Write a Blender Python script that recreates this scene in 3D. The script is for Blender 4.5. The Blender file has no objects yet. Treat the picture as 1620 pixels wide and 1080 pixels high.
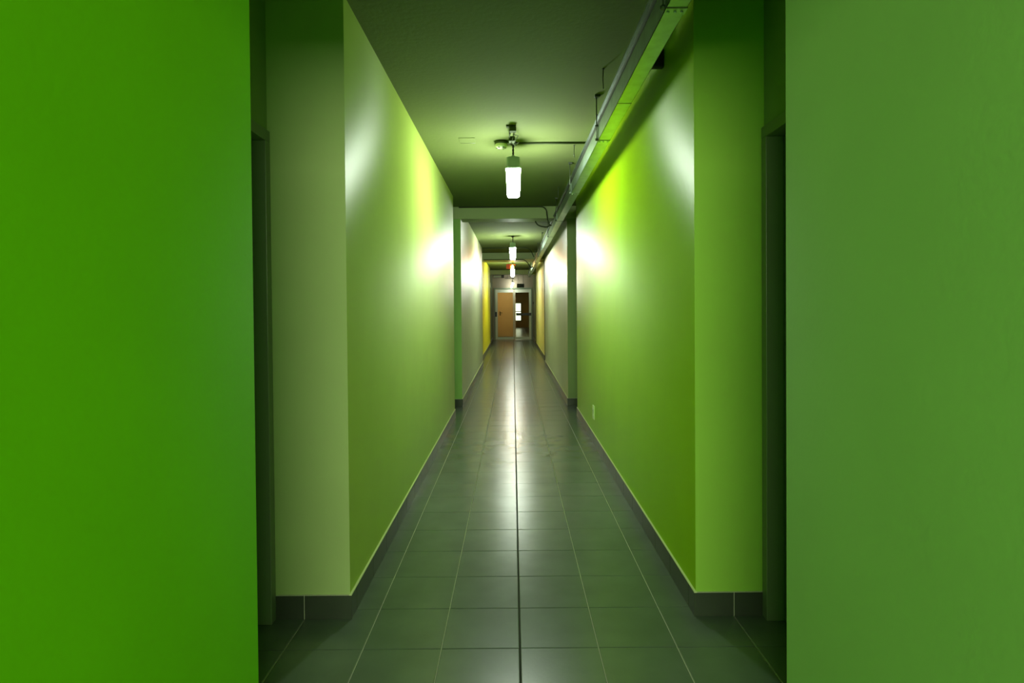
import bpy, bmesh, math, random
from mathutils import Matrix, Vector

S = bpy.context.scene
C = S.collection
random.seed(7)

# ---------------------------------------------------------------- camera, world, exposure
EYE = Vector((0.0, 0.0, 1.3))
F_PX, VPX, VPY = 934.0, 811.5, 485.0
PITCH, ROLL = 0.0133, 0.008
cam_d = bpy.data.cameras.new('camera')
cam = bpy.data.objects.new('camera', cam_d)
C.objects.link(cam)
S.camera = cam
cam_d.sensor_width = 36.0
cam_d.lens = F_PX * 36.0 / 1620.0
cam_d.shift_x = -(VPX - 810.0) / 1620.0
cam_d.shift_y = -((540.0 - VPY) - F_PX * PITCH) / 1620.0
cam_d.clip_start = 0.02
cam.matrix_world = Matrix.Translation(EYE) @ Matrix.Rotation(math.pi / 2 - PITCH, 4, 'X') @ Matrix.Rotation(-ROLL, 4, 'Z')

S.view_settings.view_transform = 'Standard'
S.view_settings.look = 'None'
S.view_settings.gamma = 1.0
S.view_settings.use_curve_mapping = False
S.view_settings.exposure = 0.0
S.cycles.max_bounces = 14
S.cycles.diffuse_bounces = 8
S.cycles.glossy_bounces = 6
S.cycles.transmission_bounces = 8
S.cycles.sample_clamp_indirect = 6.0
S.cycles.caustics_reflective = False
S.cycles.caustics_refractive = False
S.cycles.use_denoising = True

w = bpy.data.worlds.new('world')
S.world = w
w.use_nodes = True
w.node_tree.nodes['Background'].inputs[0].default_value = (0.10, 0.14, 0.06, 1)
w.node_tree.nodes['Background'].inputs[1].default_value = 0.02

LAMP_COLOR = (0.88, 1.0, 0.84)
LAMP_POWER = 165.0
# area light added behind the viewer to brighten the near walls
fill_d = bpy.data.lights.new('hall_fill', 'AREA')
fill_d.shape = 'RECTANGLE'; fill_d.size = 3.2; fill_d.size_y = 0.3
fill_d.energy = 235.0; fill_d.color = (0.86, 1.0, 0.62)
fill = bpy.data.objects.new('hall_fill', fill_d); C.objects.link(fill)
fill.location = (0.03, -3.48, 2.08); fill.rotation_euler = (math.pi / 2, 0, 0)
# ---------------------------------------------------------------- materials
def mat(name, col, rough=0.5, metal=0.0, bump=0.0, scale=200.0, var=0.0, vscale=2.0, spec=0.5, stretch=None):
    m = bpy.data.materials.new(name)
    m.use_nodes = True
    nt = m.node_tree
    b = nt.nodes['Principled BSDF']
    b.inputs['Base Color'].default_value = (*col, 1)
    b.inputs['Roughness'].default_value = rough
    b.inputs['Metallic'].default_value = metal
    b.inputs['Specular IOR Level'].default_value = spec
    tc = nt.nodes.new('ShaderNodeTexCoord')
    geo = nt.nodes.new('ShaderNodeNewGeometry')
    src = geo.outputs['Position']
    if var > 0:
        n = nt.nodes.new('ShaderNodeTexNoise')
        n.inputs['Scale'].default_value = vscale
        n.inputs['Detail'].default_value = 5
        nt.links.new(src, n.inputs['Vector'])
        r = nt.nodes.new('ShaderNodeMapRange')
        r.inputs['From Min'].default_value = 0.3
        r.inputs['From Max'].default_value = 0.7
        r.inputs['To Min'].default_value = 1 - var
        r.inputs['To Max'].default_value = 1 + var
        nt.links.new(n.outputs['Fac'], r.inputs['Value'])
        mx = nt.nodes.new('ShaderNodeVectorMath')
        mx.operation = 'SCALE'
        mx.inputs[0].default_value = col
        nt.links.new(r.outputs['Result'], mx.inputs['Scale'])
        nt.links.new(mx.outputs['Vector'], b.inputs['Base Color'])
    if bump > 0:
        n2 = nt.nodes.new('ShaderNodeTexNoise')
        n2.inputs['Scale'].default_value = scale
        n2.inputs['Detail'].default_value = 2
        if stretch:
            mp = nt.nodes.new('ShaderNodeMapping')
            mp.inputs['Scale'].default_value = stretch
            nt.links.new(src, mp.inputs['Vector'])
            nt.links.new(mp.outputs['Vector'], n2.inputs['Vector'])
        else:
            nt.links.new(src, n2.inputs['Vector'])
        bp = nt.nodes.new('ShaderNodeBump')
        bp.inputs['Strength'].default_value = 1.0
        bp.inputs['Distance'].default_value = bump
        nt.links.new(n2.outputs['Fac'], bp.inputs['Height'])
        nt.links.new(bp.outputs['Normal'], b.inputs['Normal'])
    return m

def emit(name, col, strength):
    m = bpy.data.materials.new(name)
    m.use_nodes = True
    b = m.node_tree.nodes['Principled BSDF']
    b.inputs['Base Color'].default_value = (0.8, 0.8, 0.8, 1)
    b.inputs['Emission Color'].default_value = (*col, 1)
    b.inputs['Emission Strength'].default_value = strength
    return m

def paint(name, col, rough=0.335, spec=0.03):
    m = mat(name, col, rough, bump=0.00035, scale=60, var=0.03, vscale=3, spec=spec)
    nt = m.node_tree
    b = nt.nodes['Principled BSDF']
    # roller strokes spread the sheen up and down the wall
    b.inputs['Anisotropic'].default_value = 1.0
    c = nt.nodes.new('ShaderNodeCombineXYZ'); c.inputs[2].default_value = 1.0
    nt.links.new(c.outputs[0], b.inputs['Tangent'])
    return m

M = {}
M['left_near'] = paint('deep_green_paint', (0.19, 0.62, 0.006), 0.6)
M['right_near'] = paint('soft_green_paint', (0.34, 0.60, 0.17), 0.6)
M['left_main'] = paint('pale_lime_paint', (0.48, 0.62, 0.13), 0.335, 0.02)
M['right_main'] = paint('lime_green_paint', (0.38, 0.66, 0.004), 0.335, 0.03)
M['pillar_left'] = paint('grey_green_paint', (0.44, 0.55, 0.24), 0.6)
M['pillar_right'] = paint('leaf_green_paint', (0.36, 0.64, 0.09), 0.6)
M['grey_wall'] = paint('pale_grey_paint', (0.57, 0.63, 0.37))
M['yellow_wall'] = paint('yellow_paint', (0.95, 0.93, 0.01))
M['cream_wall'] = paint('cream_paint', (0.85, 0.82, 0.40))
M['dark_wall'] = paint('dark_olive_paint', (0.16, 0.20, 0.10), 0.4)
M['mauve_wall'] = paint('dusty_beige_paint', (0.42, 0.36, 0.26), 0.5)
M['tan_wall'] = paint('tan_paint', (0.72, 0.50, 0.26), 0.5)
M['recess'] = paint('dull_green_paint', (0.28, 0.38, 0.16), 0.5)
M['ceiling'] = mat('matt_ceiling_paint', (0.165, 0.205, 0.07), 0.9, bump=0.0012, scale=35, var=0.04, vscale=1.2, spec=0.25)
M['beam'] = mat('beam_paint', (0.38, 0.47, 0.20), 0.55, bump=0.0005, scale=40)
M['edge_strip'] = mat('pale_edge_strip', (0.75, 0.80, 0.45), 0.5)
M['base'] = mat('dark_skirting_tile', (0.055, 0.065, 0.05), 0.3, bump=0.0002, scale=150, var=0.1, vscale=6)
M['tile'] = mat('dark_floor_tile', (0.115, 0.150, 0.12), 0.27, bump=0.00025, scale=70, var=0.12, vscale=4, spec=0.95)
M['grout'] = mat('pale_grout', (0.60, 0.60, 0.48), 0.7, bump=0.001, scale=300)
M['dark_grout'] = mat('dark_grout', (0.02, 0.022, 0.02), 0.8)
M['door_paint'] = mat('dark_door_paint', (0.10, 0.14, 0.08), 0.45, bump=0.0002, scale=100)
M['frame_paint'] = mat('door_frame_paint', (0.17, 0.23, 0.12), 0.35)
M['metal'] = mat('galvanised_steel', (0.42, 0.54, 0.45), 0.30, 1.0, bump=0.0002, scale=60, var=0.12, vscale=18)
M['dark_metal'] = mat('dark_steel', (0.10, 0.12, 0.09), 0.45, 0.6)
M['black'] = mat('black_plastic', (0.012, 0.014, 0.012), 0.45)
M['cord'] = mat('black_cord', (0.02, 0.025, 0.015), 0.6)
M['cap'] = mat('grey_green_cap', (0.24, 0.34, 0.26), 0.4)
M['white'] = mat('white_plastic', (0.70, 0.78, 0.55), 0.4)
M['socket'] = mat('socket_plastic', (0.75, 0.85, 0.50), 0.35)
M['conduit'] = mat('dark_conduit', (0.07, 0.09, 0.045), 0.85, spec=0.1)
M['door_frame_white'] = mat('white_frame_paint', (0.80, 0.86, 0.66), 0.35)
M['door_grey'] = mat('grey_frame_paint', (0.22, 0.30, 0.18), 0.35)
M['lamp'] = emit('lamp_diffuser', LAMP_COLOR, LAMP_POWER)
M['warm'] = emit('orange_bulb', (1.0, 0.36, 0.04), 240.0)
M['vestibule_lamp'] = emit('warm_lamp', (1.0, 0.82, 0.45), 85.0)
M['spot'] = emit('spotlight_lens', (0.95, 1.0, 0.9), 60.0)
M['glint_glow'] = emit('glass_glint_glow', (0.92, 1.0, 0.72), 2.2)  # glow standing in for a bright reflection in the door glass
M['red'] = mat('orange_red_plastic', (0.75, 0.10, 0.02), 0.4)
M['sign'] = mat('dark_sign_face', (0.012, 0.02, 0.012), 0.6)
M['sign_mark'] = mat('sign_marking', (0.06, 0.10, 0.05), 0.6)
g = bpy.data.materials.new('door_glass'); g.use_nodes = True
gb = g.node_tree.nodes['Principled BSDF']
gb.inputs['Base Color'].default_value = (0.90, 0.95, 0.85, 1)
gb.inputs['Roughness'].default_value = 0.0
gb.inputs['Transmission Weight'].default_value = 1.0
gb.inputs['IOR'].default_value = 1.05
M['glass'] = g

# ---------------------------------------------------------------- mesh helpers
def box(bm, x0, x1, y0, y1, z0, z1, bev=0.0, mi=0):
    t = bmesh.new()
    r = bmesh.ops.create_cube(t, size=1.0)
    for v in t.verts:
        v.co = Vector(((x0 + x1) / 2 + v.co.x * (x1 - x0), (y0 + y1) / 2 + v.co.y * (y1 - y0), (z0 + z1) / 2 + v.co.z * (z1 - z0)))
    if bev > 0:
        bmesh.ops.bevel(t, geom=list(t.edges), offset=bev, segments=2, affect='EDGES', profile=0.5)
    for f in t.faces:
        f.material_index = mi
    merge(bm, t)

def merge(bm, t):
    me = bpy.data.meshes.new('tmp')
    t.to_mesh(me); t.free()
    bm.from_mesh(me)
    bpy.data.meshes.remove(me)

def tube(bm, pts, r, n=8):
    pts = [Vector(p) for p in pts]
    rings = []
    for i, p in enumerate(pts):
        d = (pts[min(i + 1, len(pts) - 1)] - pts[max(i - 1, 0)]).normalized()
        up = Vector((0, 0, 1)) if abs(d.z) < 0.9 else Vector((0, 1, 0))
        a = d.cross(up).normalized(); b = d.cross(a).normalized()
        rr = r[i] if isinstance(r, (list, tuple)) else r
        rings.append([bm.verts.new(p + rr * (math.cos(2 * math.pi * k / n) * a + math.sin(2 * math.pi * k / n) * b)) for k in range(n)])
    for i in range(len(rings) - 1):
        for k in range(n):
            f = bm.faces.new((rings[i][k], rings[i][(k + 1) % n], rings[i + 1][(k + 1) % n], rings[i + 1][k]))
            f.smooth = True
    bm.faces.new(rings[0]); bm.faces.new(rings[-1][::-1])

def lathe(bm, prof, n=24, c=(0, 0, 0)):
    c = Vector(c)
    rings = [[bm.verts.new(c + Vector((r * math.cos(2 * math.pi * k / n), r * math.sin(2 * math.pi * k / n), z))) for k in range(n)] for r, z in prof]
    for i in range(len(rings) - 1):
        for k in range(n):
            f = bm.faces.new((rings[i][k], rings[i][(k + 1) % n], rings[i + 1][(k + 1) % n], rings[i + 1][k]))
            f.smooth = True
    bm.faces.new(rings[0][::-1]); bm.faces.new(rings[-1])

def rounded_stack(bm, levels, seg=5):
    """stack of rounded rectangles: (half_x, half_y, corner, z)"""
    rings = []
    for hx, hy, rc, z in levels:
        ring = []
        for qx, qy, a0 in ((1, 1, 0), (-1, 1, 90), (-1, -1, 180), (1, -1, 270)):
            for s in range(seg):
                a = math.radians(a0 + 90 * s / (seg - 1))
                ring.append(bm.verts.new((qx * (hx - rc) + rc * math.cos(a), qy * (hy - rc) + rc * math.sin(a), z)))
        rings.append(ring)
    n = len(rings[0])
    for i in range(len(rings) - 1):
        for k in range(n):
            f = bm.faces.new((rings[i][k], rings[i][(k + 1) % n], rings[i + 1][(k + 1) % n], rings[i + 1][k]))
            f.smooth = True
    bm.faces.new(rings[0][::-1]); bm.faces.new(rings[-1])

def obj(name, bm, m, parent=None):
    bmesh.ops.recalc_face_normals(bm, faces=list(bm.faces))
    me = bpy.data.meshes.new(name)
    bm.to_mesh(me); bm.free()
    for mm in (m if isinstance(m, list) else [m]):
        me.materials.append(mm)
    o = bpy.data.objects.new(name, me)
    C.objects.link(o)
    if parent is not None:
        o.parent = parent
    return o

def B():
    return bmesh.new()

def struct(name, bm, m, parent=None):
    o = obj(name, bm, m, parent)
    if parent is None:
        o['kind'] = 'structure'
    return o

def tag(o, label, cat, group=None):
    o['label'] = label; o['category'] = cat
    if group: o['group'] = group
    return o

def thing(name, label, cat, loc, group=None):
    o = bpy.data.objects.new(name, None)
    C.objects.link(o); o.location = loc
    return tag(o, label, cat, group)

def sempty(name, loc):
    o = bpy.data.objects.new(name, None); C.objects.link(o); o.location = loc
    o['kind'] = 'structure'
    return o

# ---------------------------------------------------------------- layout (metres; camera at origin looking along +Y)
H = 2.6
BACK = -1.3
LOBBY = -3.6
END = 23.2
OUT = 1.45
#        y0     y1     X face   material
LEFT = [(BACK, 1.57, 0.69, 'left_near'),
        (2.46, 6.93, 0.692, 'left_main'),
        (7.70, 13.05, 0.672, 'grey_wall'),
        (14.55, 19.95, 0.765, 'yellow_wall'),
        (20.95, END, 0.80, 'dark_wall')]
RIGHT = [(BACK, 1.61, 0.745, 'right_near'),
         (2.46, 7.0, 0.757, 'right_main'),
         (7.70, 13.15, 0.712, 'grey_wall'),
         (14.55, 19.75, 0.775, 'cream_wall'),
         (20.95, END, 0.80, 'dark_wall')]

# floor: individual tiles in a grout bed
TS = 0.2995
bm = B()
box(bm, -1.6, 1.6, BACK, 37.0, -0.12, -0.0035, mi=1)
box(bm, -2.4, 2.4, LOBBY - 0.1, BACK, -0.12, -0.0035, mi=1)
gx = 0.0165
y_first = F_PX * 1.3 / (1028.9 - 485.0)
nx0, nx1 = -8, 8
j0 = int((-3.4 - y_first) / TS) - 1
j1 = int((36.8 - y_first) / TS) + 1
for j in range(j0, j1):
    for i in range(nx0, nx1):
        g0 = 0.0036 if i == 0 else 0.0018
        g1 = 0.0036 if i == -1 else 0.0018
        x0 = gx + i * TS + g0; x1 = gx + (i + 1) * TS - g1
        y0 = y_first + j * TS + 0.0013; y1 = y_first + (j + 1) * TS - 0.0013
        if (x1 > 1.55 or x0 < -1.55) and y1 > BACK: continue
        tx = random.gauss(0, 0.0014); ty = random.gauss(0, 0.0014)
        cx, cy = (x0 + x1) / 2, (y0 + y1) / 2
        def zz(x, y, d=0.0):
            return (x - cx) * tx + (y - cy) * ty - d
        bv = 0.0016
        top = [bm.verts.new((x, y, zz(x, y))) for x, y in ((x0 + bv, y0 + bv), (x1 - bv, y0 + bv), (x1 - bv, y1 - bv), (x0 + bv, y1 - bv))]
        mid = [bm.verts.new((x, y, zz(x, y, 0.0009))) for x, y in ((x0, y0), (x1, y0), (x1, y1), (x0, y1))]
        low = [bm.verts.new((x, y, -0.006)) for x, y in ((x0, y0), (x1, y0), (x1, y1), (x0, y1))]
        bm.faces.new(top)
        for k in range(4):
            bm.faces.new((mid[k], mid[(k + 1) % 4], top[(k + 1) % 4], top[k]))
            bm.faces.new((low[k], low[(k + 1) % 4], mid[(k + 1) % 4], mid[k]))
# dark centre joint
box(bm, gx - 0.0036, gx + 0.0036, BACK, 36, -0.006, -0.0028, mi=2)
struct('floor', bm, [M['tile'], M['grout'], M['dark_grout']])

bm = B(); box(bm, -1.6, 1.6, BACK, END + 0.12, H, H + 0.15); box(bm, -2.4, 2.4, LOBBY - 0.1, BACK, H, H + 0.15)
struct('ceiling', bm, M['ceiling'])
# lobby behind the viewer, with an opening added in its back wall behind the area light
bm = B()
box(bm, -2.4, 2.4, LOBBY - 0.1, LOBBY, 2.26, H); box(bm, -2.4, -1.6, LOBBY - 0.1, LOBBY, 0, 2.26)
box(bm, 1.66, 2.4, LOBBY - 0.1, LOBBY, 0, 2.26); box(bm, -1.6, 1.66, LOBBY - 0.1, LOBBY, 0, 1.90)
struct('wall_back', bm, M['right_near'])
bm = B(); box(bm, -2.4, -2.3, LOBBY, BACK + 0.1, 0, H); box(bm, -2.4, -1.40, BACK, BACK + 0.1, 0, H)
struct('wall_left', bm, M['left_near'])
bm = B(); box(bm, 2.3, 2.4, LOBBY, BACK + 0.1, 0, H); box(bm, 1.40, 2.4, BACK, BACK + 0.1, 0, H)
struct('wall_right', bm, M['right_near'])
bm = B(); box(bm, -1.45, 1.45, BACK - 0.15, BACK + 0.02, 2.11, H)  # unseen lintel, added to shade the tops of the nearest pillar faces
struct('shade_lintel', bm, M['beam'])

def skirting(side, xf, y0, y1, sx, front_face, xo=None):
    """tile skirting along a wall face with joints and a thin pale top edge"""
    bm = B()
    th = 0.009
    y = y0 - (th if front_face else 0)
    # long face
    jo = y_first + math.ceil((y0 - y_first) / TS) * TS
    cuts = [y0 - (th if front_face else 0)]
    while jo < y1 - 0.02:
        if jo > y0 + 0.02: cuts.append(jo)
        jo += TS
    cuts.append(y1)
    for a, b in zip(cuts[:-1], cuts[1:]):
        box(bm, *sorted((sx * (xf - th), sx * (xf + 0.002))), a + 0.0012, b - 0.0012, 0.0, 0.099, bev=0.001, mi=0)
    box(bm, *sorted((sx * (xf - th + 0.0015), sx * (xf + 0.002))), y0, y1, 0.0, 0.098, mi=1)
    box(bm, *sorted((sx * (xf - th), sx * (xf + 0.002))), y0 - (th if front_face else 0), y1, 0.0992, 0.1032, mi=2)
    if front_face:
        xe = xo if xo else xf + 0.3
        xs = [xf - th]
        k = gx
        joints = sorted(abs(gx + i * TS) for i in range(-6, 7) if (gx + i * TS) * sx > 0)
        for jx in joints:
            if xf + 0.02 < jx < xe - 0.02: xs.append(jx)
        xs.append(xe)
        for a, b in zip(xs[:-1], xs[1:]):
            lo, hi = sorted((sx * (a + 0.0012), sx * (b - 0.0012)))
            box(bm, lo, hi, y0 - th, y0 + 0.002, 0.0, 0.099, bev=0.001, mi=0)
        lo, hi = sorted((sx * xf, sx * xe))
        box(bm, lo, hi, y0 - th + 0.0015, y0 + 0.002, 0.0, 0.1008, mi=1)
    struct('baseboard_' + side, bm, [M['base'], M['grout'], M['edge_strip']])

def sidex(sx, a, b):
    return tuple(sorted((sx * a, sx * b)))

for side, sx, segs, recx in (('left', -1, LEFT, 1.015), ('right', 1, RIGHT, 1.048)):
    for i, (y0, y1, xf, mn) in enumerate(segs):
        bm = B()
        if i == 0:
            box(bm, *sidex(sx, xf, OUT), y0, y1, 0, H)
            struct('wall_' + side, bm, M[mn])
            continue
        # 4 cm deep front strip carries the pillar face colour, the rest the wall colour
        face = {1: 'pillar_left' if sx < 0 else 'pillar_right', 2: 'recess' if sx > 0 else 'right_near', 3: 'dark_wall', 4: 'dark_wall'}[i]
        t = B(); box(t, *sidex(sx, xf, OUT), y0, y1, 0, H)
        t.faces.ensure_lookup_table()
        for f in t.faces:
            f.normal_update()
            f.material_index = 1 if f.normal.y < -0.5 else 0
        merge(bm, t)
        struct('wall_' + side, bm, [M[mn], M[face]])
        skirting(side, xf, y0, y1, sx, True, recx + 0.0 if i == 1 else min(recx, xf + 0.3))
    # recesses between the wall runs
    for i in range(len(segs) - 1):
        r0, r1 = segs[i][1], segs[i + 1][0]
        L = r1 - r0
        rx = recx if i == 0 else segs[i + 1][2] + 0.2
        dw = 0.06 if L > 0.8 else 0.04
        d0, d1 = r0 + 0.02, r1 - 0.005
        if i == 2 and L > 1.2:
            d0 = r0 + 0.3
        jw = 0.045
        dh = 2.03
        # wall above the door and thin sides
        bm = B()
        box(bm, *sidex(sx, rx, OUT), r0, r1, dh, H)
        box(bm, *sidex(sx, rx, OUT), r0, d0, 0, dh)
        box(bm, *sidex(sx, rx, OUT), d1, r1, 0, dh)
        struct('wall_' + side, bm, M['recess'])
        n = (1 if sx < 0 else 2) + 2 * i
        dr = sempty('door_%d' % n, (sx * rx, (d0 + d1) / 2, 0))
        def put(nm, bm, m):
            o = obj(nm, bm, m); o.parent = dr; o.matrix_parent_inverse = Matrix.Translation(-dr.location)
            return o
        bm = B()
        pr = 0.014
        box(bm, *sidex(sx, rx - pr, rx + 0.10), d0, d0 + jw, 0, dh - jw, bev=0.002)
        box(bm, *sidex(sx, rx - pr, rx + 0.10), d1 - jw, d1, 0, dh - jw, bev=0.002)
        box(bm, *sidex(sx, rx - pr, rx + 0.10), d0, d1, dh - jw, dh + 0.002, bev=0.002)
        put('door_frame', bm, M['frame_paint'])
        bm = B()
        box(bm, *sidex(sx, rx + 0.055, rx + 0.095), d0 + jw + 0.002, d1 - jw - 0.002, 0.006, dh - jw - 0.003, bev=0.002)
        leaf = put('door_leaf', bm, M['door_paint'])
        bm = B()
        hy = d0 + jw + 0.07
        lathe(bm, [(0.024, 0), (0.024, 0.006), (0.009, 0.007), (0.009, 0.04)], 16)
        for v in bm.verts:
            v.co = Vector((sx * (rx + 0.055 - v.co.z), hy + v.co.x, 1.02 + v.co.y))
        tube(bm, [(sx * (rx + 0.02), hy, 1.02), (sx * (rx + 0.02), hy + 0.11, 1.02)], 0.008)
        h = put('door_handle', bm, M['metal'])
        h.parent = leaf; h.matrix_parent_inverse = Matrix.Identity(4)

# ---------------------------------------------------------------- beams across the ceiling
bm = B(); box(bm, -1.0, 1.0, 7.68, 7.98, 2.443, H + 0.01, bev=0.004)
struct('trim_1', bm, M['beam'])
bm = B(); box(bm, -1.0, 1.0, 14.25, 15.2, 2.443, H + 0.01, bev=0.004)
struct('trim_2', bm, M['beam'])
bm = B(); box(bm, -1.0, 1.0, 20.95, 21.2, 2.443, H + 0.01, bev=0.004)
struct('trim_3', bm, M['beam'])

# ---------------------------------------------------------------- end of corridor: glazed double door in a steel frame
DX0, DX1, DZ = -0.735, 0.765, 2.03
bm = B()
box(bm, -OUT, OUT, END, END + 0.12, DZ, H)
box(bm, -OUT, DX0, END, END + 0.12, 0, DZ)
box(bm, DX1, OUT, END, END + 0.12, 0, DZ)
struct('wall_end', bm, M['mauve_wall'])
dr = sempty('door_9', (0, END, 0))
def put(nm, bm, m, par=None):
    o = obj(nm, bm, m); o.parent = par or dr; o.matrix_parent_inverse = Matrix.Identity(4) if par else Matrix.Translation(-dr.location)
    return o
bm = B()
box(bm, DX0, DX0 + 0.045, END - 0.03, END + 0.12, 0, DZ - 0.03, bev=0.003)
box(bm, DX1 - 0.045, DX1, END - 0.03, END + 0.12, 0, DZ - 0.03, bev=0.003)
box(bm, DX0, DX1, END - 0.03, END + 0.12, DZ - 0.03, DZ + 0.01, bev=0.003)
put('door_frame', bm, M['door_grey'])
def leaf(x0, x1, y, push):
    sl, sr = (0.035, 0.085) if push else (0.085, 0.028)
    bm = B()
    box(bm, x0, x0 + sl, y, y + 0.045, 0.012, DZ - 0.035, bev=0.003)
    box(bm, x1 - sr, x1, y, y + 0.045, 0.012, DZ - 0.035, bev=0.003)
    box(bm, x0 + sl - 0.004, x1 - sr + 0.004, y + 0.001, y + 0.044, DZ - 0.175, DZ - 0.035, bev=0.003)
    box(bm, x0 + sl - 0.004, x1 - sr + 0.004, y + 0.001, y + 0.044, 0.012, 0.11, bev=0.003)
    lf = put('door_leaf', bm, M['door_frame_white'])
    bm = B()
    box(bm, x0 + sl - 0.004, x1 - sr + 0.004, y + 0.018, y + 0.026, 0.10, DZ - 0.17)
    put('glass_pane', bm, M['glass'], lf)
    return lf
l1 = leaf(-0.685, 0.035, END + 0.02, False)
l2 = leaf(0.055, 0.718, END + 0.02, True)
bm = B()
box(bm, 0.12, 0.715, END - 0.07, END - 0.03, 0.95, 1.05, bev=0.008)
box(bm, 0.12, 0.17, END - 0.03, END + 0.03, 0.955, 1.055, bev=0.004)
box(bm, 0.665, 0.715, END - 0.03, END + 0.03, 0.955, 1.055, bev=0.004)
put('push_bar', bm, M['black'], l2)
bm = B()
box(bm, -0.70, -0.63, END - 0.035, END + 0.025, 0.91, 1.10, bev=0.006)
put('door_lock', bm, M['black'], l1)

# vestibule beyond the glass
bm = B(); box(bm, -1.6, 0.12, END + 2.4, END + 2.6, 0, H)
struct('wall_tan', bm, M['tan_wall'])
bm = B(); box(bm, -1.6, 1.6, END + 0.12, 37, H, H + 0.15)
struct('ceiling', bm, M['ceiling'])
bm = B(); box(bm, -1.6, -1.45, END, END + 2.5, 0, H)
struct('wall_left', bm, M['tan_wall'])
bm = B(); box(bm, 1.45, 1.6, END, 37, 0, H); box(bm, 1.1, 1.46, 28.0, 30.0, 0, H)
struct('wall_right', bm, M['grey_wall'])
bm = B(); box(bm, -0.2, 0.12, END + 2.6, 37, 0, H)
struct('wall_left', bm, M['tan_wall'])
bm = B(); box(bm, -0.2, 1.6, 36.9, 37.1, 0, H)
struct('wall_far', bm, M['tan_wall'])
wn = sempty('glint_panel', (0.30, 36.88, 0.5))  # made-up glowing panel in place of the reflection in the right-hand pane
bm = B()
box(bm, 0.13, 0.50, 36.86, 36.90, 0.45, 1.5, bev=0.004)
o = obj('glint_pane', bm, M['glint_glow']); o.parent = wn; o.matrix_parent_inverse = Matrix.Translation(-wn.location)
bm = B()
box(bm, 0.13, 0.52, 36.84, 36.91, 0.98, 1.03); box(bm, 0.49, 0.54, 36.84, 36.91, 0.40, 1.55)
box(bm, 0.12, 0.54, 36.84, 36.91, 1.5, 1.55); box(bm, 0.12, 0.54, 36.84, 36.91, 0.40, 0.45)
o = obj('glint_frame', bm, M['door_grey']); o.parent = wn; o.matrix_parent_inverse = Matrix.Translation(-wn.location)
dr2 = sempty('door_10', (-0.3, END + 2.4, 0))
bm = B()
box(bm, -0.62, -0.60, END + 2.385, END + 2.405, 0, 2.05); box(bm, 0.07, 0.10, END + 2.385, END + 2.405, 0, 2.05)
box(bm, -0.62, 0.10, END + 2.385, END + 2.405, 2.03, 2.05)
o = obj('door_frame', bm, M['tan_wall']); o.parent = dr2; o.matrix_parent_inverse = Matrix.Translation(-dr2.location)
bm = B(); box(bm, -0.60, 0.07, END + 2.375, END + 2.4, 0.008, 2.03, bev=0.002)
lf = obj('door_leaf', bm, M['tan_wall']); lf.parent = dr2; lf.matrix_parent_inverse = Matrix.Translation(-dr2.location)
bm = B(); box(bm, -0.575, -0.54, END + 2.35, END + 2.378, 0.92, 1.10, bev=0.003)
box(bm, -0.575, -0.46, END + 2.33, END + 2.345, 1.03, 1.05, bev=0.003); box(bm, -0.565, -0.55, END + 2.33, END + 2.36, 1.03, 1.05)
o = obj('door_handle', bm, M['black']); o.parent = lf

# ---------------------------------------------------------------- pendant lamps
def make_lamp(loc, label):
    r = thing('pendant_lamp', label, 'lamp', loc, None)
    bm = B()
    # origin at the ceiling; diffuser bottom 0.43 below
    rounded_stack(bm, [(0.050, 0.050, 0.020, -0.205), (0.057, 0.057, 0.022, -0.212), (0.055, 0.055, 0.022, -0.30), (0.050, 0.050, 0.022, -0.405), (0.046, 0.046, 0.022, -0.425), (0.036, 0.036, 0.018, -0.432)])
    obj('diffuser', bm, M['lamp'], r)
    bm = B()
    rounded_stack(bm, [(0.044, 0.044, 0.018, -0.122), (0.052, 0.052, 0.022, -0.128), (0.053, 0.053, 0.022, -0.20), (0.062, 0.062, 0.024, -0.206), (0.062, 0.062, 0.024, -0.216)])
    tube(bm, [(0, 0, -0.105), (0, 0, -0.125)], 0.014)
    obj('lamp_cap', bm, M['cap'], r)
    bm = B()
    for k in range(2):
        pts = []
        for s in range(15):
            a = s * 0.9 + k * math.pi
            pts.append((0.0045 * math.cos(a), 0.0045 * math.sin(a), -0.012 - s * 0.0072))
        tube(bm, pts, 0.0045, 6)
    obj('cord', bm, M['cord'], r)
    bm = B()
    lathe(bm, [(0.028, 0.0), (0.028, -0.010), (0.018, -0.024), (0.008, -0.026)][::-1], 16)
    obj('ceiling_rose', bm, M['black'], r)
    return r

def copy_tree(o, parent=None):
    c = o.copy(); C.objects.link(c); c.parent = parent
    for ch in list(o.children):
        copy_tree(ch, c)
    return c

spec = [((0.012, 4.69, H), 'nearest hanging lamp, long white lit diffuser under a grey-green cap, beside the smoke detector'),
        ((0.006, 10.9, H), 'second hanging lamp, lit white diffuser on a black cord between the first two ceiling beams'),
        ((0.0, 17.1, H), 'hanging lamp glowing white just below the orange light, beyond the second beam'),
        ]
first = make_lamp(*spec[0])
first['group'] = 'pendant lamps along the ceiling'
for loc, lab in spec[1:]:
    c = copy_tree(first); c.location = loc; c['label'] = lab

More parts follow.
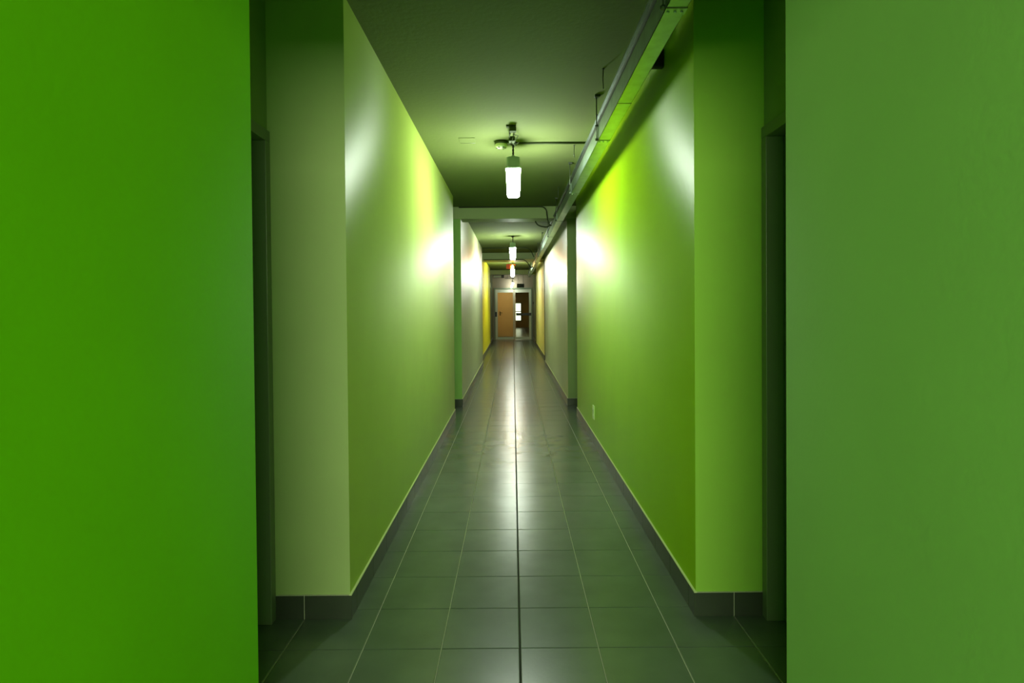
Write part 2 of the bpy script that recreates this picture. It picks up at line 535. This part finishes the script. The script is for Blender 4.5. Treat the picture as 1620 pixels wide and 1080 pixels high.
# wire bracket with junction box ahead of the nearest lamp
r = thing('ceiling_bracket', 'small ceiling hook plate with bent wires above the nearest hanging lamp', 'bracket', (0.0, 4.26, H))
bm = B()
box(bm, -0.038, 0.034, -0.02, 0.02, -0.012, 0, bev=0.002); box(bm, -0.014, 0.034, -0.026, 0.026, -0.045, -0.010, bev=0.004)
obj('mounting_plate', bm, M['conduit'], r)
bm = B()
tube(bm, [(-0.014, 0, -0.03), (-0.014, 0.05, -0.05), (-0.016, 0.16, -0.075)], 0.005)
tube(bm, [(0.01, 0, -0.03), (0.02, 0.06, -0.05), (0.05, 0.14, -0.03), (0.015, 0.24, -0.06), (0.0, 0.40, -0.03)], 0.003)
tube(bm, [(0.0, 0, -0.03), (-0.02, 0.1, -0.06), (0.03, 0.2, -0.09), (0.06, 0.25, -0.05), (0.02, 0.36, -0.04)], 0.003)
tube(bm, [(0.02, 0, -0.04), (0.0, 0.14, -0.085), (-0.03, 0.24, -0.06), (0.004, 0.40, -0.035)], 0.003)
obj('wire', bm, M['conduit'], r)
bm = B(); box(bm, -0.02, 0.025, 0.10, 0.17, -0.08, -0.045, bev=0.005)
obj('junction_box', bm, M['conduit'], r)

# smoke detector
r = thing('smoke_detector', 'round white smoke detector on the ceiling beside the nearest lamp', 'smoke detector', (-0.082, 4.66, H))
bm = B(); lathe(bm, [(0.028, -0.033), (0.040, -0.028), (0.044, -0.020), (0.046, -0.004), (0.046, 0.0)])
for v in bm.verts: v.co.z -= 0.022
obj('housing', bm, M['white'], r)
bm = B(); lathe(bm, [(0.048, -0.023), (0.052, -0.018), (0.052, 0.0)])
obj('base', bm, M['conduit'], r)
for k in range(6):
    bm = B()
    a = k * math.pi / 3
    box(bm, 0.034 * math.cos(a) - 0.006, 0.034 * math.cos(a) + 0.006, 0.034 * math.sin(a) - 0.004, 0.034 * math.sin(a) + 0.004, -0.056, -0.046)
    obj('vent_slot', bm, M['black'], r)

# conduits from the tray to the lamps
for i, (yy, xx0, lab) in enumerate(((4.69, 0.03, 'thin dark conduit across the ceiling between the nearest lamp and the cable tray'),
                       (17.1, 0.03, 'thin dark conduit across the far ceiling beside the orange light'))):
    bm = B(); tube(bm, [(xx0, yy, H - 0.009), (0.60, yy, H - 0.009)], 0.008)
    tag(obj('conduit', bm, M['conduit']), lab, 'conduit')

def arc(p0, p1, corner, n=6):
    p0, p1, c = Vector(p0), Vector(p1), Vector(corner)
    return [p0 * (1 - t) ** 2 + c * 2 * t * (1 - t) + p1 * t * t for t in [k / n for k in range(n + 1)]]

bm = B()
pts = [(-0.69, 7.66, 2.592), (0.35, 7.66, 2.592)] + arc((0.36, 7.66, 2.592), (0.45, 7.66, 2.50), (0.45, 7.66, 2.592)) + [(0.46, 7.66, 2.42), (0.48, 7.66, 2.36), (0.51, 7.66, 2.345)]
tube(bm, pts, 0.009)
tag(obj('cable', bm, M['conduit']), 'dark cable running along the first ceiling beam and bending down to the tray', 'cable')
bm = B()
pts = arc((0.31, 7.90, 2.44), (0.42, 7.95, 2.37), (0.33, 7.95, 2.38)) + arc((0.44, 7.96, 2.368), (0.51, 8.0, 2.40), (0.49, 7.96, 2.365))
tube(bm, pts, 0.009)
tag(obj('cable', bm, M['conduit']), 'short dark cable loop sagging from under the first ceiling beam', 'cable')
bm = B()
pts = [(-0.665, 12.95, 2.588), (0.25, 12.95, 2.588)] + arc((0.27, 12.95, 2.588), (0.42, 13.2, 2.54), (0.35, 12.95, 2.588)) + [(0.50, 13.9, 2.47)]
tube(bm, pts, 0.011)
tag(obj('cable', bm, M['conduit']), 'dark cable across the ceiling just before the second beam', 'cable')
bm = B()
pts = [(-0.70, 14.23, 2.435), (0.20, 14.23, 2.435)] + arc((0.22, 14.23, 2.435), (0.36, 14.3, 2.36), (0.30, 14.23, 2.435)) + [(0.45, 14.5, 2.25), (0.50, 14.8, 2.30)]
tube(bm, pts, 0.010)
tag(obj('cable', bm, M['conduit']), 'dark cable along the lower edge of the second beam curving to the tray', 'cable')

# ---------------------------------------------------------------- cable tray
TX0, TX1, TZ0, TZ1 = 0.534, 0.606, 2.32, 2.472
tr = thing('cable_tray', 'long galvanised metal cable tray hung along the right side of the ceiling', 'cable tray', (0.57, 2.0, TZ0))
def tput(nm, bm, m):
    for v in bm.verts: v.co -= Vector((0.57, 2.0, TZ0))
    return obj(nm, bm, m, tr)
joints = [-1.25, 0.35, 2.04, 3.65, 5.35, 7.08, 8.70, 10.4, 12.1, 13.8, 15.5, 17.2, 18.9, 20.4]
for a, b in zip(joints[:-1], joints[1:]):
    bm = B()
    e = 0.0012
    box(bm, TX0, TX1, a + e, b - e, TZ0, TZ0 + 0.0025)
    for xs, dx in ((TX0, 1), (TX1, -1)):
        box(bm, *sorted((xs, xs + dx * 0.002)), a + e, b - e, TZ0, TZ0 + 0.090)
        box(bm, *sorted((xs, xs + dx * 0.012)), a + e, b - e, TZ0 + 0.088, TZ0 + 0.091)
        box(bm, *sorted((xs + dx * 0.010, xs + dx * 0.012)), a + e, b - e, TZ0 + 0.09, TZ0 + 0.148, mi=1)
        box(bm, *sorted((xs - dx * 0.004, xs + dx * 0.012)), a + e, b - e, TZ0 + 0.147, TZ0 + 0.152)
    tput('tray_section', bm, [M['metal'], M['black']])
for y in joints[1:-1] + [2.99, 9.6]:
    bm = B()
    if y in (2.99, 9.6):
        box(bm, TX0 - 0.001, TX1 + 0.001, y - 0.003, y + 0.003, TZ0 - 0.0012, TZ0 + 0.001)
        tput('joint_strip', bm, M['dark_metal']); continue
    box(bm, TX0 - 0.002, TX1 + 0.002, y, y + 0.045, TZ0 - 0.002, TZ0 + 0.0005)
    box(bm, TX0 - 0.002, TX0 + 0.0005, y, y + 0.045, TZ0 - 0.002, TZ0 + 0.088)
    for xx in (TX0 + 0.012, 0.57, TX1 - 0.012):
        lathe(bm, [(0.0045, -0.005), (0.005, 0.0)], 8, (xx, y + 0.022, TZ0 - 0.002))
    tput('joint_plate', bm, M['metal'])
    bm = B()
    box(bm, TX0 - 0.002, TX1 + 0.002, y - 0.006, y + 0.0, TZ0 - 0.0015, TZ0 + 0.001)
    tput('joint_strip', bm, M['dark_metal'])
    bm = B()
    rx = TX0 - 0.008
    tube(bm, [(rx, y + 0.01, TZ0 + 0.01), (rx, y + 0.01, H - 0.001)], 0.0038, 6)
    lathe(bm, [(0.010, 0.0), (0.010, 0.012)], 6, (rx, y + 0.01, TZ0 + 0.001))
    lathe(bm, [(0.010, 0.0), (0.010, 0.012)], 6, (rx, y + 0.01, TZ0 + 0.085))
    box(bm, rx - 0.012, rx + 0.022, y - 0.008, y + 0.028, H - 0.014, H, bev=0.002)
    box(bm, rx - 0.004, TX0 + 0.02, y - 0.002, y + 0.022, TZ0 + 0.151, TZ0 + 0.158)
    tput('hanger_rod', bm, M['dark_metal'])
bm = B()
for k in range(3):
    pts = [(0.553 + 0.016 * k + 0.004 * math.sin(s * 0.7 + k * 2), -1.2 + s * 0.455, TZ0 + 0.012 + 0.004 * math.sin(s * 0.9 + k)) for s in range(47)]
    tube(bm, pts, 0.006, 6)
tput('tray_cable', bm, M['cord'])

for yy, z0 in ((3.25, 2.488), (4.78, 2.50), (6.45, 2.49)):
    bm = B()
    tube(bm, [(0.505, yy, z0), (0.503, yy, 2.54), (0.505, yy, H - 0.001)], 0.003, 6)
    lathe(bm, [(0.008, 0.0), (0.008, 0.004)], 6, (0.505, yy, H - 0.006))
    tag(obj('threaded_rod', bm, M['dark_metal']),
        {3.25: 'short threaded rod hanging loose from the ceiling, nearest the viewer beside the tray',
         4.78: 'short loose rod on the ceiling beside the tray, level with the nearest lamp',
         6.45: 'short loose rod on the ceiling beside the tray, just before the first beam'}[yy], 'rod', 'loose rods beside the tray')

# junction box on the right wall behind the tray
r = thing('junction_box', 'small dark junction box high on the green wall behind the tray', 'junction box', (0.757, 2.95, 2.52))
bm = B(); box(bm, -0.085, 0.0, -0.015, 0.02, -0.04, 0.05, bev=0.004); obj('housing', bm, M['black'], r)
bm = B(); box(bm, -0.082, -0.003, -0.020, -0.014, -0.037, 0.047, bev=0.002); obj('lid', bm, M['black'], r)

# wall socket, low on the right green wall
r = thing('wall_socket', 'pale wall socket plate low on the bright green wall above the skirting', 'socket', (0.757, 5.55, 0.30))
bm = B(); box(bm, -0.010, 0.0, -0.045, 0.045, -0.065, 0.065, bev=0.003); obj('plate', bm, M['socket'], r)
for dz in (-0.03, 0.03):
    bm = B(); lathe(bm, [(0.017, 0.0), (0.017, 0.004), (0.012, 0.0045)], 16)
    for v in bm.verts: v.co = Vector((-0.010 - v.co.z, v.co.x, dz + v.co.y))
    obj('outlet', bm, M['white'], r)

# painted-over hatch outline on the ceiling
r = thing('ceiling_hatch', 'small flush rectangular cover painted over in the ceiling, on the smoke detector side', 'hatch', (-0.345, 4.62, H))
bm = B(); box(bm, -0.062, 0.062, -0.07, 0.07, -0.004, 0.0, bev=0.001); obj('cover', bm, M['ceiling'], r)
bm = B(); tube(bm, [(-0.058, 0.068, -0.004), (0.058, 0.068, -0.004)], 0.002, 6); obj('seam', bm, M['dark_metal'], r)

r = thing('ceiling_lamp', 'warm round ceiling lamp in the room behind the glazed double door', 'lamp', (-0.25, 24.35, H))
bm = B(); lathe(bm, [(0.05, -0.07), (0.12, -0.055), (0.14, -0.02), (0.14, -0.012)]); obj('diffuser', bm, M['vestibule_lamp'], r)
bm = B(); lathe(bm, [(0.15, -0.015), (0.15, 0.0)]); obj('base', bm, M['white'], r)

c = copy_tree(r); c.location = (0.75, 27.0, H); c['label'] = 'added warm lamp, mostly out of view, brightening the passage behind the right-hand glass'  # extra lamp put in to lift the dark passage

# ---------------------------------------------------------------- orange light beyond the second beam
r = thing('orange_light', 'small glowing orange-red warning light on the ceiling past the second beam', 'light', (0.0, 15.9, 2.36))
bm = B(); box(bm, -0.17, -0.055, -0.03, 0.03, -0.045, 0.075, bev=0.008); box(bm, -0.16, 0.08, -0.02, 0.02, 0.06, 0.085, bev=0.004)
obj('housing', bm, M['red'], r)
bm = B(); lathe(bm, [(0.010, -0.045), (0.028, -0.03), (0.034, 0.0), (0.028, 0.03), (0.014, 0.05), (0.014, 0.062)]); obj('bulb', bm, M['warm'], r)
bm = B(); tube(bm, [(0, 0, 0.08), (0, 0, H - 2.361)], 0.008); obj('stem', bm, M['conduit'], r)

# ---------------------------------------------------------------- small things near the end door
r = thing('exit_sign', 'dark unlit exit sign hung above the glazed double door', 'sign', (0.30, 22.6, 2.10))
bm = B(); box(bm, -0.14, 0.14, -0.02, 0.02, -0.075, 0.075, bev=0.004); obj('panel', bm, M['sign'], r)
bm = B()
box(bm, -0.10, -0.06, -0.022, -0.019, -0.04, 0.04); box(bm, -0.045, -0.01, -0.022, -0.019, -0.02, 0.04)
for a, b_, c, d in ((0.02, 0.10, 0.035, 0.045), (0.02, 0.10, -0.045, -0.035), (0.02, 0.03, -0.045, 0.045), (0.09, 0.10, -0.045, 0.045)):
    box(bm, a, b_, -0.022, -0.019, c, d)
obj('marking', bm, M['sign_mark'], r)
for hx in (-0.10, 0.10):
    bm = B(); tube(bm, [(hx, 0, 0.07), (hx, 0, 0.499)], 0.005); obj('hanger', bm, M['dark_metal'], r)
r = thing('spotlight', 'tiny lit white twin spotlight just above the end door frame', 'spotlight', (-0.01, 22.95, 2.12))
bm = B(); tube(bm, [(0, 0, 0.18), (0, 0, H - 2.121)], 0.007); box(bm, -0.03, 0.03, -0.02, 0.02, 0.13, 0.19, bev=0.005); obj('mount', bm, M['dark_metal'], r)
for hx, hz in ((0.01, 0.08), (-0.03, -0.03)):
    bm = B(); lathe(bm, [(0.02, -0.045), (0.038, -0.035), (0.038, 0.03), (0.02, 0.042)], 12, (hx, 0, hz)); obj('lamp_head', bm, M['spot'], r)
bm = B(); tube(bm, [(0.01, 0, 0.12), (0.01, 0, 0.14)], 0.008); tube(bm, [(-0.03, 0.03, 0.0), (0.0, 0.03, 0.14)], 0.006); obj('arm', bm, M['dark_metal'], r)
r = thing('emergency_light', 'pale box-shaped emergency light under the ceiling before the end door', 'light', (-0.56, 22.0, H))
bm = B(); box(bm, -0.15, 0.13, -0.05, 0.05, -0.21, -0.14, bev=0.01); obj('housing', bm, M['white'], r)
bm = B(); box(bm, 0.14, 0.24, -0.05, 0.05, -0.23, -0.12, bev=0.01); obj('battery_box', bm, M['black'], r)
bm = B(); box(bm, -0.16, 0.24, -0.03, 0.03, -0.125, -0.115); tube(bm, [(-0.05, 0, -0.12), (-0.05, 0, -0.001)], 0.006); tube(bm, [(0.15, 0, -0.12), (0.15, 0, -0.001)], 0.006); obj('bracket', bm, M['dark_metal'], r)
r = thing('pipe_run', 'pair of thin dark pipes under the ceiling in front of the end door', 'pipe', (0.0, 22.2, 2.36))
for dz in (0.0, 0.055):
    bm = B(); tube(bm, [(-0.30, 0, dz), (0.06, 0, dz)], 0.009); obj('pipe', bm, M['cord'], r)
for hx in (-0.2, 0.03):
    bm = B(); tube(bm, [(hx, 0, 0.0), (hx, 0, 0.239)], 0.005); obj('hanger', bm, M['dark_metal'], r)
bm = B(); box(bm, -0.765, -0.735, 19.55, 19.67, 1.93, 2.10, bev=0.004)
tag(obj('alarm_box', bm, M['white']), 'small white box at the far end of the yellow wall', 'alarm')
bm = B(); box(bm, 0.775, 0.80, END - 0.55, END - 0.47, 1.40, 1.48, bev=0.004)
tag(obj('light_switch', bm, M['black']), 'small black switch on the dark wall beside the glazed door', 'switch')
